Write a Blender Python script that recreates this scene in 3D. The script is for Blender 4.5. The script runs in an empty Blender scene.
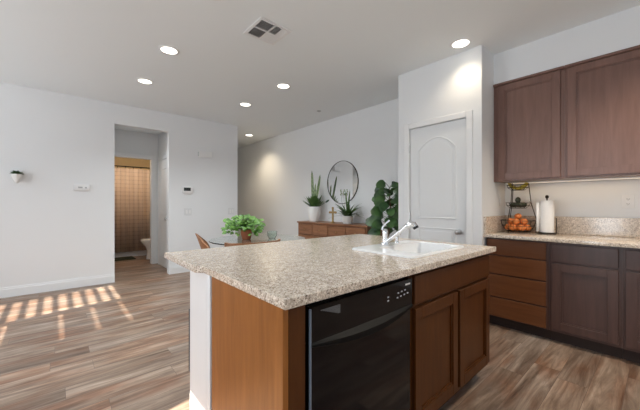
import bpy, bmesh, math, random
from mathutils import Vector, Matrix
random.seed(7)
R = math.radians
scene = bpy.context.scene
col = scene.collection

# ------------------------------------------------------------------ camera
cam_data = bpy.data.cameras.new('camera')
cam_data.sensor_width = 36.0
cam_data.lens = 301.56 / 640 * 36.0
cam_data.shift_x = -0.0016
cam_data.shift_y = -0.0005
cam_data.clip_start = 0.05
camera = bpy.data.objects.new('camera', cam_data)
col.objects.link(camera)
camera.location = (0, 0, 1.1852)
camera.rotation_euler = (R(90), 0, R(48.615 - 90))
scene.camera = camera

# ------------------------------------------------------------------ exposure
scene.view_settings.view_transform = 'Standard'
scene.view_settings.look = 'None'
scene.view_settings.gamma = 1.0
scene.view_settings.use_curve_mapping = False
scene.view_settings.exposure = 0.05
scene.cycles.max_bounces = 10
scene.cycles.diffuse_bounces = 6
scene.cycles.caustics_reflective = False
scene.cycles.caustics_refractive = False

# ------------------------------------------------------------------ sky
world = bpy.data.worlds.new('sky')
scene.world = world
world.use_nodes = True
wn = world.node_tree
bg = wn.nodes['Background']
sky = wn.nodes.new('ShaderNodeTexSky')
sky.sky_type = 'HOSEK_WILKIE'
sky.turbidity = 3.0
sky.ground_albedo = 0.4
sky.sun_direction = Vector((-0.983, -0.185, 0.62)).normalized()
wn.links.new(sky.outputs[0], bg.inputs[0])
bg.inputs[1].default_value = 0.8

# ------------------------------------------------------------------ sun
def look_along(obj, d):
    obj.rotation_euler = Vector(d).to_track_quat('-Z', 'Y').to_euler()
sun_data = bpy.data.lights.new('sun', 'SUN')
sun_data.energy = 25.0
sun_data.angle = R(0.4)
sun_data.color = (1.0, 0.91, 0.78)
sun = bpy.data.objects.new('sun', sun_data)
col.objects.link(sun)
sun.location = (-6, 0, 5)
look_along(sun, (0.983, 0.185, -0.62))

# ------------------------------------------------------------------ daylight in the window openings
def area(name, loc, d, sx, sy, power, color):
    l = bpy.data.lights.new(name, 'AREA')
    l.shape = 'RECTANGLE'; l.size = sx; l.size_y = sy
    l.energy = power; l.color = color
    o = bpy.data.objects.new(name, l); col.objects.link(o)
    o.location = loc; look_along(o, d)
    return o
DAY = (0.86, 0.93, 1.0)
area('daylight_glass_door', (-2.86, 0.95, 1.3), (1, 0, 0.25), 0.6, 2.3, 44, DAY)
area('daylight_side_windows', (-2.80, 3.85, 1.6), (1, 0, 0.35), 1.6, 1.3, 42, DAY)
area('rear_fill_light', (-0.4, -2.48, 1.35), (0, 1, 0.45), 4.4, 2.2, 34, DAY)  # fill light set in the added, unseen rear window

# ------------------------------------------------------------------ helpers
OFF = {}
class MB:
    def __init__(s): s.bm = bmesh.new()
    def box(s, x0, x1, y0, y1, z0, z1, bev=0.0, seg=1):
        if x0 > x1: x0, x1 = x1, x0
        if y0 > y1: y0, y1 = y1, y0
        if z0 > z1: z0, z1 = z1, z0
        r = bmesh.ops.create_cube(s.bm, size=1.0)
        vs = r['verts']
        for v in vs:
            v.co = Vector(((x0+x1)/2 + v.co.x*(x1-x0), (y0+y1)/2 + v.co.y*(y1-y0), (z0+z1)/2 + v.co.z*(z1-z0)))
        if bev > 0:
            es = list({e for v in vs for e in v.link_edges})
            bmesh.ops.bevel(s.bm, geom=es, offset=bev, segments=seg, affect='EDGES', profile=0.5)
        return s
    def ring_loft(s, rings, close=True, caps=True):
        rows = [[s.bm.verts.new(p) for p in ring] for ring in rings]
        n = len(rows[0])
        for a, b in zip(rows[:-1], rows[1:]):
            for i in range(n if close else n-1):
                j = (i+1) % n
                try: s.bm.faces.new((a[i], a[j], b[j], b[i]))
                except ValueError: pass
        if caps and close:
            for row in (rows[0], rows[-1]):
                try: s.bm.faces.new(row)
                except ValueError: pass
        return s
    def tube(s, pts, rad, seg=8, caps=True):
        pts = [Vector(p) for p in pts]
        n = len(pts)
        rads = rad if isinstance(rad, (list, tuple)) else [rad]*n
        rings = []
        up = None
        for i, p in enumerate(pts):
            t = (pts[min(i+1, n-1)] - pts[max(i-1, 0)]).normalized()
            if up is None:
                up = Vector((0, 0, 1)) if abs(t.z) < 0.9 else Vector((1, 0, 0))
            a = t.cross(up)
            if a.length < 1e-5: a = t.cross(Vector((0, 1, 0)))
            a.normalize(); b = a.cross(t).normalized(); up = b
            rings.append([p + (a*math.cos(2*math.pi*k/seg) + b*math.sin(2*math.pi*k/seg))*rads[i] for k in range(seg)])
        return s.ring_loft(rings, caps=caps)
    def lathe(s, prof, c=(0, 0, 0), seg=24, sx=1.0, sy=1.0, caps=True):
        c = Vector(c)
        rings = [[c + Vector((r*sx*math.cos(2*math.pi*k/seg), r*sy*math.sin(2*math.pi*k/seg), z)) for k in range(seg)] for r, z in prof]
        return s.ring_loft(rings, caps=caps)
    def lathe_axis(s, prof, c, axis, seg=24, caps=True):
        q = Vector(axis).to_track_quat('Z', 'Y').to_matrix()
        c = Vector(c)
        rings = [[c + q @ Vector((r*math.cos(2*math.pi*k/seg), r*math.sin(2*math.pi*k/seg), z)) for k in range(seg)] for r, z in prof]
        return s.ring_loft(rings, caps=caps)
    def prism(s, outline, f, lo, hi):
        """outline of (u,v); f(u,v,w)->xyz"""
        a = [s.bm.verts.new(f(u, v, lo)) for u, v in outline]
        b = [s.bm.verts.new(f(u, v, hi)) for u, v in outline]
        n = len(a)
        for i in range(n):
            s.bm.faces.new((a[i], a[(i+1) % n], b[(i+1) % n], b[i]))
        s.bm.faces.new(a); s.bm.faces.new(list(reversed(b)))
        return s
    def blade(s, base, direction, length, width, droop=0.3, up=(0, 0, 1), prof=None, n=7, thick=0.08, fold=0.15):
        """a leaf: diamond section swept along a bending midrib"""
        p = Vector(base); d = Vector(direction).normalized()
        prof = prof or (lambda t: math.sin(math.pi*min(1, 0.12+0.88*t))**0.8 if t < 1 else 0.02)
        rings = []
        for i in range(n+1):
            t = i/n
            w = max(0.03, prof(t))*width/2
            side = d.cross(Vector(up))
            if side.length < 1e-3: side = d.cross(Vector((0.3, 1, 0)))
            side.normalize(); nor = side.cross(d).normalized()
            th = max(0.0008, w*thick)
            rings.append([p + side*w + nor*w*fold, p + nor*th, p - side*w + nor*w*fold, p - nor*th])
            p = p + d*(length/n)
            d = (d + Vector((0, 0, -1))*droop/n).normalized()
        return s.ring_loft(rings)
    def sphere(s, c, r, sc=(1, 1, 1), seg=14):
        ret = bmesh.ops.create_uvsphere(s.bm, u_segments=seg, v_segments=max(6, seg//2+1), radius=r)
        for v in ret['verts']:
            v.co = Vector((c[0]+v.co.x*sc[0], c[1]+v.co.y*sc[1], c[2]+v.co.z*sc[2]))
        return s
    def build(s, name, mat, parent=None, angle=35):
        me = bpy.data.meshes.new(name)
        bmesh.ops.recalc_face_normals(s.bm, faces=s.bm.faces)
        s.bm.to_mesh(me); s.bm.free()
        for p in me.polygons: p.use_smooth = True
        me.set_sharp_from_angle(angle=R(angle))
        me.materials.append(mat)
        o = bpy.data.objects.new(name, me)
        col.objects.link(o)
        if parent is not None:
            off = OFF.get(parent.name, Vector((0, 0, 0)))
            me.transform(Matrix.Translation(-off))
            OFF[o.name] = off
            o.parent = parent
        return o
def tag(o, label=None, cat=None, group=None, kind=None):
    if label: o['label'] = label
    if cat: o['category'] = cat
    if group: o['group'] = group
    if kind: o['kind'] = kind
    return o
def thing(name, label, cat, loc=(0, 0, 0), group=None):
    o = bpy.data.objects.new(name, None); col.objects.link(o)
    o.empty_display_size = 0.1
    o.location = loc
    OFF[o.name] = Vector(loc)
    return tag(o, label, cat, group)
def struct(name, mb, mat, parent=None):
    o = mb.build(name, mat, parent)
    o['kind'] = 'structure'
    return o
def struct_root(name, loc=(0, 0, 0)):
    o = bpy.data.objects.new(name, None); col.objects.link(o)
    o.location = loc; OFF[o.name] = Vector(loc)
    o['kind'] = 'structure'
    return o
def copy_tree(o, parent=None):
    c = o.copy(); col.objects.link(c)
    if parent is not None: c.parent = parent
    for ch in list(o.children): copy_tree(ch, c)
    return c
def place(o, loc, rz=0.0):
    o.location = loc; o.rotation_euler = (0, 0, rz); return o

# ------------------------------------------------------------------ materials
def new_mat(name):
    m = bpy.data.materials.new(name); m.use_nodes = True
    nt = m.node_tree
    return m, nt, nt.nodes['Principled BSDF']
def simple(name, c, rough=0.5, metal=0.0, spec=0.5, noise=0.0, nscale=20, bump=0.0, emit=None, es=0, trans=0, ior=1.45, coat=0.0):
    m, nt, b = new_mat(name)
    b.inputs['Base Color'].default_value = (*c, 1)
    b.inputs['Roughness'].default_value = rough
    b.inputs['Metallic'].default_value = metal
    b.inputs['Specular IOR Level'].default_value = spec
    b.inputs['IOR'].default_value = ior
    b.inputs['Transmission Weight'].default_value = trans
    b.inputs['Coat Weight'].default_value = coat
    if emit:
        b.inputs['Emission Color'].default_value = (*emit, 1)
        b.inputs['Emission Strength'].default_value = es
    tc = nt.nodes.new('ShaderNodeTexCoord')
    nz = nt.nodes.new('ShaderNodeTexNoise'); nz.inputs['Scale'].default_value = nscale
    nt.links.new(tc.outputs['Object'], nz.inputs['Vector'])
    if noise > 0:
        mx = nt.nodes.new('ShaderNodeMix'); mx.data_type = 'RGBA'
        mx.inputs[6].default_value = (*[v*(1-noise) for v in c], 1)
        mx.inputs[7].default_value = (*[min(1, v*(1+noise)) for v in c], 1)
        nt.links.new(nz.outputs[0], mx.inputs[0]); nt.links.new(mx.outputs[2], b.inputs['Base Color'])
    if bump > 0:
        bp = nt.nodes.new('ShaderNodeBump'); bp.inputs['Strength'].default_value = bump; bp.inputs['Distance'].default_value = 0.002
        nt.links.new(nz.outputs[0], bp.inputs['Height']); nt.links.new(bp.outputs[0], b.inputs['Normal'])
    return m
def ramp(nt, stops):
    r = nt.nodes.new('ShaderNodeValToRGB')
    el = r.color_ramp.elements
    while len(el) < len(stops): el.new(0.5)
    for e, (p, c) in zip(el, stops):
        e.position = p; e.color = (*c, 1)
    return r
def wood(name, dark, mid, light, scale=(14, 14, 1.2), rough=0.38, coat=0.0, bump=0.05, detail=6, spec=0.35):
    m, nt, b = new_mat(name)
    tc = nt.nodes.new('ShaderNodeTexCoord')
    mp = nt.nodes.new('ShaderNodeMapping'); mp.inputs['Scale'].default_value = scale
    nt.links.new(tc.outputs['Object'], mp.inputs[0])
    n1 = nt.nodes.new('ShaderNodeTexNoise'); n1.inputs['Scale'].default_value = 2.2; n1.inputs['Detail'].default_value = detail
    n1.inputs['Roughness'].default_value = 0.62; n1.inputs['Distortion'].default_value = 0.8
    nt.links.new(mp.outputs[0], n1.inputs['Vector'])
    rp = ramp(nt, [(0.28, dark), (0.5, mid), (0.74, light)])
    nt.links.new(n1.outputs[0], rp.inputs[0])
    nt.links.new(rp.outputs[0], b.inputs['Base Color'])
    b.inputs['Roughness'].default_value = rough
    b.inputs['Specular IOR Level'].default_value = spec
    b.inputs['Coat Weight'].default_value = coat
    b.inputs['Coat Roughness'].default_value = 0.25
    bp = nt.nodes.new('ShaderNodeBump'); bp.inputs['Strength'].default_value = bump; bp.inputs['Distance'].default_value = 0.001
    nt.links.new(n1.outputs[0], bp.inputs['Height']); nt.links.new(bp.outputs[0], b.inputs['Normal'])
    return m

def floor_material():
    m, nt, b = new_mat('wood_plank_floor')
    N = nt.nodes.new; L = nt.links.new
    tc = N('ShaderNodeTexCoord')
    br = N('ShaderNodeTexBrick')
    br.offset = 0.0; br.offset_frequency = 2; br.squash = 1
    br.inputs['Color1'].default_value = (0, 0, 0, 1); br.inputs['Color2'].default_value = (1, 1, 1, 1)
    br.inputs['Mortar'].default_value = (0.5, 0.5, 0.5, 1)
    br.inputs['Scale'].default_value = 1.0
    br.inputs['Mortar Size'].default_value = 0.0011
    br.inputs['Mortar Smooth'].default_value = 0.2
    br.inputs['Brick Width'].default_value = 1.22
    br.inputs['Row Height'].default_value = 0.16
    sx = N('ShaderNodeSeparateXYZ'); L(tc.outputs['Object'], sx.inputs[0])
    dv = N('ShaderNodeMath'); dv.operation = 'DIVIDE'; dv.inputs[1].default_value = 0.16; L(sx.outputs[1], dv.inputs[0])
    fr = N('ShaderNodeMath'); fr.operation = 'FLOOR'; L(dv.outputs[0], fr.inputs[0])
    wn_ = N('ShaderNodeTexWhiteNoise'); wn_.noise_dimensions = '1D'; L(fr.outputs[0], wn_.inputs['W'])
    ma = N('ShaderNodeMath'); ma.operation = 'MULTIPLY_ADD'; ma.inputs[1].default_value = 1.22
    L(wn_.outputs[0], ma.inputs[0]); L(sx.outputs[0], ma.inputs[2])
    cb = N('ShaderNodeCombineXYZ'); L(ma.outputs[0], cb.inputs[0]); L(sx.outputs[1], cb.inputs[1])
    L(cb.outputs[0], br.inputs['Vector'])
    # shift the grain per plank
    vm = N('ShaderNodeVectorMath'); vm.operation = 'MULTIPLY_ADD'
    vm.inputs[1].default_value = (17.3, 9.1, 5.0)
    L(br.outputs['Color'], vm.inputs[0]); L(tc.outputs['Object'], vm.inputs[2])
    mp = N('ShaderNodeMapping'); mp.inputs['Scale'].default_value = (0.9, 10.0, 1.0)
    L(vm.outputs[0], mp.inputs[0])
    n1 = N('ShaderNodeTexNoise'); n1.inputs['Scale'].default_value = 1.6; n1.inputs['Detail'].default_value = 8
    n1.inputs['Roughness'].default_value = 0.68; n1.inputs['Distortion'].default_value = 0.7
    L(mp.outputs[0], n1.inputs['Vector'])
    rp = ramp(nt, [(0.30, (0.095, 0.060, 0.042)), (0.43, (0.215, 0.155, 0.115)), (0.55, (0.32, 0.245, 0.188)), (0.68, (0.48, 0.385, 0.31))])
    L(n1.outputs[0], rp.inputs[0])
    # plank tone
    tone = ramp(nt, [(0.0, (0.74, 0.70, 0.68)), (0.35, (1.0, 0.93, 0.88)), (0.65, (0.86, 0.88, 0.92)), (1.0, (1.18, 1.08, 1.0))])
    L(br.outputs['Color'], tone.inputs[0])
    mu = N('ShaderNodeMix'); mu.data_type = 'RGBA'; mu.blend_type = 'MULTIPLY'; mu.inputs[0].default_value = 1.0
    L(rp.outputs[0], mu.inputs[6]); L(tone.outputs[0], mu.inputs[7])
    # reddish and knotty patches
    n2 = N('ShaderNodeTexNoise'); n2.inputs['Scale'].default_value = 2.4; n2.inputs['Detail'].default_value = 3
    mp2 = N('ShaderNodeMapping'); mp2.inputs['Scale'].default_value = (0.8, 2.6, 1.0)
    L(vm.outputs[0], mp2.inputs[0]); L(mp2.outputs[0], n2.inputs['Vector'])
    r2 = ramp(nt, [(0.46, (0, 0, 0)), (0.64, (1, 1, 1))])
    L(n2.outputs[0], r2.inputs[0])
    m2 = N('ShaderNodeMix'); m2.data_type = 'RGBA'; m2.blend_type = 'MULTIPLY'
    m2.inputs[7].default_value = (0.80, 0.60, 0.50, 1)
    L(r2.outputs[0], m2.inputs[0]); L(mu.outputs[2], m2.inputs[6])
    m3 = N('ShaderNodeMix'); m3.data_type = 'RGBA'
    m3.inputs[7].default_value = (0.11, 0.075, 0.058, 1)
    L(br.outputs['Fac'], m3.inputs[0]); L(m2.outputs[2], m3.inputs[6])
    L(m3.outputs[2], b.inputs['Base Color'])
    b.inputs['Roughness'].default_value = 0.42
    b.inputs['Specular IOR Level'].default_value = 0.45
    bp = N('ShaderNodeBump'); bp.inputs['Strength'].default_value = 0.12; bp.inputs['Distance'].default_value = 0.002
    L(n1.outputs[0], bp.inputs['Height']); L(bp.outputs[0], b.inputs['Normal'])
    return m
def granite(name='speckled_granite', gain=1.0):
    m, nt, b = new_mat(name)
    N = nt.nodes.new; L = nt.links.new
    g = lambda c: tuple(v*gain for v in c)
    tc = N('ShaderNodeTexCoord')
    v1 = N('ShaderNodeTexVoronoi'); v1.inputs['Scale'].default_value = 230
    v1.inputs['Randomness'].default_value = 1.0
    L(tc.outputs['Object'], v1.inputs['Vector'])
    sp = N('ShaderNodeSeparateColor'); L(v1.outputs['Color'], sp.inputs[0])
    rp = ramp(nt, [(0.0, g((0.17, 0.13, 0.10))), (0.08, g((0.28, 0.22, 0.175))), (0.18, g((0.48, 0.40, 0.33))), (0.5, g((0.58, 0.50, 0.42))), (0.8, g((0.68, 0.61, 0.53))), (1.0, g((0.82, 0.77, 0.70)))])
    L(sp.outputs[0], rp.inputs[0])
    n1 = N('ShaderNodeTexNoise'); n1.inputs['Scale'].default_value = 45; n1.inputs['Detail'].default_value = 4
    L(tc.outputs['Object'], n1.inputs['Vector'])
    r2 = ramp(nt, [(0.35, (0.74, 0.70, 0.66)), (0.6, (1.05, 1.03, 1.0))])
    L(n1.outputs[0], r2.inputs[0])
    mu = N('ShaderNodeMix'); mu.data_type = 'RGBA'; mu.blend_type = 'MULTIPLY'; mu.inputs[0].default_value = 0.8
    L(rp.outputs[0], mu.inputs[6]); L(r2.outputs[0], mu.inputs[7])
    L(mu.outputs[2], b.inputs['Base Color'])
    b.inputs['Roughness'].default_value = 0.13
    b.inputs['Specular IOR Level'].default_value = 0.55
    return m
def plaid():
    m, nt, b = new_mat('plaid_fabric')
    N = nt.nodes.new; L = nt.links.new
    tc = N('ShaderNodeTexCoord'); sp = N('ShaderNodeSeparateXYZ'); L(tc.outputs['Object'], sp.inputs[0])
    def stripes(sock, period, width):
        a = N('ShaderNodeMath'); a.operation = 'DIVIDE'; a.inputs[1].default_value = period; L(sock, a.inputs[0])
        f = N('ShaderNodeMath'); f.operation = 'FRACT'; L(a.outputs[0], f.inputs[0])
        c_ = N('ShaderNodeMath'); c_.operation = 'LESS_THAN'; c_.inputs[1].default_value = width; L(f.outputs[0], c_.inputs[0])
        return c_
    s1 = stripes(sp.outputs[0], 0.085, 0.28); s2 = stripes(sp.outputs[2], 0.09, 0.25)
    ad = N('ShaderNodeMath'); ad.operation = 'ADD'; L(s1.outputs[0], ad.inputs[0]); L(s2.outputs[0], ad.inputs[1])
    mu = N('ShaderNodeMath'); mu.operation = 'MULTIPLY'; mu.inputs[1].default_value = 0.5; L(ad.outputs[0], mu.inputs[0])
    rp = ramp(nt, [(0.0, (0.60, 0.47, 0.38)), (0.5, (0.52, 0.40, 0.325)), (1.0, (0.43, 0.325, 0.265))])
    L(mu.outputs[0], rp.inputs[0]); L(rp.outputs[0], b.inputs['Base Color'])
    b.inputs['Roughness'].default_value = 0.9
    return m
def leaf_mat(name, dark, light, rough=0.4, scale=9):
    m, nt, b = new_mat(name)
    tc = nt.nodes.new('ShaderNodeTexCoord'); n1 = nt.nodes.new('ShaderNodeTexNoise'); n1.inputs['Scale'].default_value = scale
    nt.links.new(tc.outputs['Object'], n1.inputs['Vector'])
    rp = ramp(nt, [(0.35, dark), (0.65, light)]); nt.links.new(n1.outputs[0], rp.inputs[0])
    nt.links.new(rp.outputs[0], b.inputs['Base Color']); b.inputs['Roughness'].default_value = rough
    return m
M = {}
M['wall'] = simple('wall_paint', (0.77, 0.782, 0.795), 0.75, bump=0.15, nscale=180, noise=0.01)
M['ceiling'] = simple('ceiling_paint', (0.83, 0.868, 0.885), 0.9, bump=0.15, nscale=150, noise=0.01)
M['trim'] = simple('white_trim', (0.80, 0.81, 0.82), 0.4, noise=0.01)
M['door'] = simple('white_door_paint', (0.76, 0.775, 0.785), 0.42, noise=0.01)
M['floor'] = floor_material()
M['granite'] = granite(gain=1.15)
M['cab'] = wood('brown_cabinet_wood_lit', (0.145, 0.075, 0.058), (0.175, 0.092, 0.071), (0.205, 0.110, 0.086), rough=0.33, spec=0.5)  # wall cabinet copy of the wood, lightened for the light it catches
M['isl'] = wood('brown_island_wood_lit', (0.25, 0.092, 0.022), (0.31, 0.116, 0.028), (0.38, 0.147, 0.037), rough=0.34, spec=0.3)  # end panel copy of the island wood, daylight put into its colour
M['isl_shade'] = wood('brown_island_wood_shaded', (0.062, 0.019, 0.0045), (0.078, 0.025, 0.006), (0.098, 0.033, 0.008), rough=0.34, spec=0.25)  # same island wood, with the shade on the front put into the colour
M['cab_shade'] = wood('brown_cabinet_wood_shaded', (0.065, 0.032, 0.025), (0.080, 0.040, 0.032), (0.095, 0.049, 0.039), rough=0.33, spec=0.45)  # same cabinet wood, darker copy with shade painted in for base units
M['kick'] = simple('dark_toe_kick', (0.035, 0.02, 0.016), 0.7, noise=0.1)
M['walnut'] = wood('walnut_wood', (0.15, 0.062, 0.028), (0.24, 0.105, 0.05), (0.33, 0.155, 0.075), scale=(10, 1.2, 14), rough=0.35)
M['chairwood'] = wood('chair_wood', (0.20, 0.085, 0.035), (0.30, 0.135, 0.06), (0.4, 0.2, 0.1), scale=(10, 10, 4), rough=0.35)
M['black'] = simple('gloss_black', (0.004, 0.004, 0.005), 0.07, spec=0.35, noise=0.05)
M['blackh'] = simple('handle_black', (0.006, 0.006, 0.006), 0.42, spec=0.12, noise=0.05)
M['blacks'] = simple('satin_black', (0.012, 0.012, 0.014), 0.38, noise=0.05)
M['iron'] = simple('dark_bronze_wire', (0.035, 0.026, 0.018), 0.4, metal=0.7, noise=0.1)
M['chrome'] = simple('polished_chrome', (0.82, 0.83, 0.85), 0.1, metal=1.0, noise=0.01)
M['nickel'] = simple('satin_nickel', (0.55, 0.55, 0.55), 0.28, metal=1.0, noise=0.02)
M['brass'] = simple('aged_brass', (0.42, 0.28, 0.12), 0.35, metal=0.9, noise=0.1)
M['porcelain'] = simple('white_porcelain', (0.84, 0.85, 0.86), 0.12, noise=0.01)
M['pot'] = simple('white_ceramic', (0.82, 0.82, 0.80), 0.3, noise=0.02)
M['terra'] = simple('terracotta', (0.50, 0.17, 0.075), 0.7, noise=0.12)
M['soil'] = simple('potting_soil', (0.03, 0.02, 0.014), 0.95, noise=0.4, nscale=80, bump=0.4)
M['plastic'] = simple('white_plastic', (0.80, 0.80, 0.80), 0.35, noise=0.01)
M['greyplastic'] = simple('grey_plastic', (0.42, 0.43, 0.43), 0.4, noise=0.02)
M['darkscreen'] = simple('dark_display', (0.03, 0.035, 0.035), 0.15, noise=0.05)
M['ventdark'] = simple('vent_shadow_gap', (0.13, 0.13, 0.135), 0.8, noise=0.05)
M['paper'] = simple('paper_towel', (0.84, 0.83, 0.82), 0.95, bump=0.3, nscale=60, noise=0.02)
M['glass'] = simple('clear_glass', (0.86, 0.95, 0.93), 0.02, trans=1.0, ior=1.45)
M['mirror'] = simple('mirror_glass', (0.88, 0.90, 0.91), 0.02, metal=1.0)
M['tile'] = simple('warm_bath_wall', (0.78, 0.62, 0.38), 0.6, noise=0.02)
M['rug'] = simple('dark_green_rug', (0.035, 0.038, 0.02), 0.98, bump=0.6, nscale=120, noise=0.3)
M['leaf'] = leaf_mat('green_leaf', (0.035, 0.085, 0.022), (0.10, 0.20, 0.05))
M['leafpale'] = leaf_mat('pale_green_leaf', (0.09, 0.15, 0.06), (0.26, 0.33, 0.17), scale=30)
M['leafbright'] = leaf_mat('bright_green_leaf', (0.035, 0.12, 0.012), (0.15, 0.33, 0.04), scale=24, rough=0.5)
M['leafdark'] = leaf_mat('deep_green_leaf', (0.014, 0.05, 0.016), (0.07, 0.15, 0.045), rough=0.28)
M['bark'] = simple('brown_bark', (0.12, 0.075, 0.045), 0.9, noise=0.25, bump=0.4)
M['orange'] = simple('orange_peel', (0.72, 0.22, 0.055), 0.45, noise=0.18, nscale=14, bump=0.15)
M['avocado'] = simple('avocado_skin', (0.035, 0.042, 0.022), 0.5, noise=0.3, nscale=40, bump=0.3)
M['banana'] = simple('banana_skin', (0.55, 0.42, 0.05), 0.5, noise=0.2, nscale=18)
M['plaid'] = plaid()
M['lamp_warm'] = simple('warm_lamp_lens', (0.9, 0.9, 0.9), 0.5, emit=(1.0, 0.93, 0.80), es=5.0)
M['strip'] = simple('led_strip_lens', (0.9, 0.9, 0.9), 0.5, emit=(1.0, 0.80, 0.52), es=0.5)
M['cushion'] = simple('grey_seat_fabric', (0.30, 0.29, 0.27), 0.9, noise=0.1, nscale=90, bump=0.3)
M['trimblue'] = simple('blue_grey_metal_edge', (0.20, 0.24, 0.31), 0.3, metal=0.3, noise=0.05)
M['lcd_mark'] = simple('pale_print', (0.45, 0.47, 0.52), 0.5, noise=0.02)

# ================================================================== THE SETTING
CZ = 2.74
fl = MB().box(-2.9, 3.76, -2.6, 9.0, -0.06, 0.0); struct('floor', fl, M['floor'])
cl = MB().box(-3.05, 3.9, -2.75, 9.0, CZ, CZ+0.1); struct('ceiling', cl, M['ceiling'])
YL = 5.56
w = MB()
w.box(-3.05, 0.681, YL, YL+0.12, 0, CZ)
w.box(0.681, 1.451, YL, YL+0.12, 2.43, CZ)
w.box(1.451, 2.70, YL, YL+0.12, 0, CZ)
struct('wall_left', w, M['wall'])
# wall with the shuttered windows and the glazed door, facing the island
XW = -2.9
SH = [(3.852, 4.70), (2.905, 3.76)]          # two shuttered windows
DC = (0.66, 1.25)                            # glazed door opening
w = MB()
def wall_band(mb, y0, y1, holes):
    mb.box(XW-0.15, XW, y0, y1, 0, holes[0], 0)
    mb.box(XW-0.15, XW, y0, y1, holes[1], CZ, 0)
w.box(XW-0.15, XW, 4.70, YL, 0, CZ)
wall_band(w, 3.852, 4.70, (0.93, 2.315))
w.box(XW-0.15, XW, 3.76, 3.852, 0, CZ)
wall_band(w, 2.905, 3.76, (0.93, 2.315))
w.box(XW-0.15, XW, 1.25, 2.905, 0, CZ)
w.box(XW-0.15, XW, 0.66, 1.25, 2.47, CZ)
w.box(XW-0.15, XW, -2.75, 0.66, 0, CZ)
struct('wall_window_side', w, M['wall'])
w = MB()
w.box(XW, -2.6, -2.75, -2.6, 0, CZ); w.box(1.8, 3.9, -2.75, -2.6, 0, CZ)
w.box(-2.6, 1.8, -2.75, -2.6, 0, 0.25); w.box(-2.6, 1.8, -2.75, -2.6, 2.45, CZ)
struct('wall_rear', w, M['wall'])
w = MB().box(3.76, 3.9, -2.75, 9.0, 0, CZ); struct('wall_right', w, M['wall'])

# window frames with glass
def glass_pane_mat():
    m, nt, b = new_mat('window_pane')
    tr = nt.nodes.new('ShaderNodeBsdfTransparent'); mx = nt.nodes.new('ShaderNodeMixShader')
    gl = nt.nodes.new('ShaderNodeBsdfGlossy'); gl.inputs['Roughness'].default_value = 0.02
    mx.inputs[0].default_value = 0.06
    nt.links.new(tr.outputs[0], mx.inputs[1]); nt.links.new(gl.outputs[0], mx.inputs[2])
    nt.links.new(mx.outputs[0], nt.nodes['Material Output'].inputs[0])
    return m
M['pane'] = glass_pane_mat()
for n, (y0, y1) in enumerate(SH, 1):
    root = struct_root('window_%d' % n, (XW-0.1, (y0+y1)/2, 0.93))
    f = MB()
    for a, b_, c0, c1 in ((y0, y0+0.012, 0.93, 2.315), (y1-0.012, y1, 0.93, 2.315), (y0+.012, y1-.012, 0.93, 0.955), (y0+.012, y1-.012, 2.3149, 2.315)):
        f.box(XW-0.13, XW-0.09, a, b_, c0, c1)
    struct('window_frame', f, M['trim'], root)
    struct('window_pane', MB().box(XW-0.112, XW-0.108, y0+0.012, y1-0.012, 0.955, 2.3149), M['pane'], root)
    sl = MB()
    k = 0; z = 2.277
    while z > 0.97:
        if n == 1: wd = 0.052
        else: wd = 0.105 if k in (0, 2, 4, 7) else 0.15
        sl.box(XW-wd-0.006+0.006, XW, y0+0.015, y1-0.015, z-0.005, z+0.002)
        k += 1; z -= 0.0858
    sl.box(XW+0.002, XW+0.012, (y0+y1)/2-0.006, (y0+y1)/2+0.006, 0.98, 2.29)
    struct('shutter_slats', sl, M['trim'], root)
root = struct_root('window_3', (-0.4, -2.68, 0.25))  # unseen rear window, added as a source for fill light
f = MB()
for x0, x1 in ((-2.6, -2.55), (-1.16, -1.10), (0.3, 0.36), (1.75, 1.8)): f.box(x0, x1, -2.72, -2.66, 0.25, 2.45)
f.box(-2.6, 1.8, -2.72, -2.66, 0.25, 0.30); f.box(-2.6, 1.8, -2.72, -2.66, 2.40, 2.45)
struct('window_frame', f, M['trim'], root)
struct('window_pane', MB().box(-2.55, 1.75, -2.692, -2.688, 0.30, 2.40), M['pane'], root)

# pantry closet
XP, YP1, YP2 = 3.106, 1.165, 2.112
DY0, DY1, DZ = 1.31, 1.961, 2.065
w = MB()
w.box(XP, XP+0.1, YP1, DY0, 0, CZ); w.box(XP, XP+0.1, DY1, YP2, 0, CZ); w.box(XP, XP+0.1, DY0, DY1, DZ, CZ)
w.box(XP+0.1, 3.76, YP1, YP1+0.1, 0, CZ); w.box(XP+0.1, 3.76, YP2-0.1, YP2, 0, CZ)
struct('wall_pantry', w, M['wall'])
root = struct_root('door_1', (XP, 1.63, 0))
d = MB()
xs = XP + 0.012
d.box(xs, xs+0.035, DY0+0.004, DY1-0.004, 0.01, DZ-0.004, 0.002)
fx = lambda u, v, w_: (xs - w_, u, v)
def arch(y0, y1, z0, zs, rise, n=14):
    pts = [(y0, z0), (y0, zs)]
    for i in range(1, n):
        t = i/n
        pts.append((y0+(y1-y0)*t, zs + rise*(1-(2*t-1)**2)))
    pts += [(y1, zs), (y1, z0)]
    return pts
def inset_pts(pts, cx, cz, k):
    return [(cx+(u-cx)*k[0], cz+(v-cz)*k[1]) for u, v in pts]
for (y0, y1, z0, zs, rise) in ((1.425, 1.846, 1.04, 1.795, 0.125), (1.425, 1.846, 0.16, 0.93, 0.0)):
    o_ = arch(y0, y1, z0, zs, rise) if rise else [(y0, z0), (y0, zs), (y1, zs), (y1, z0)]
    cy_, cz_ = (y0+y1)/2, (z0+zs+rise)/2
    loop = o_ + [o_[0]]
    d.tube([fx(u, v, 0.001) for u, v in loop], 0.0075, seg=6, caps=False)
    inn = inset_pts(o_, cy_, cz_, (0.84, 0.91))
    d.prism(inn, fx, 0.0, 0.006)
slab = struct('door_slab', d, M['door'], root)
c_ = MB()
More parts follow.
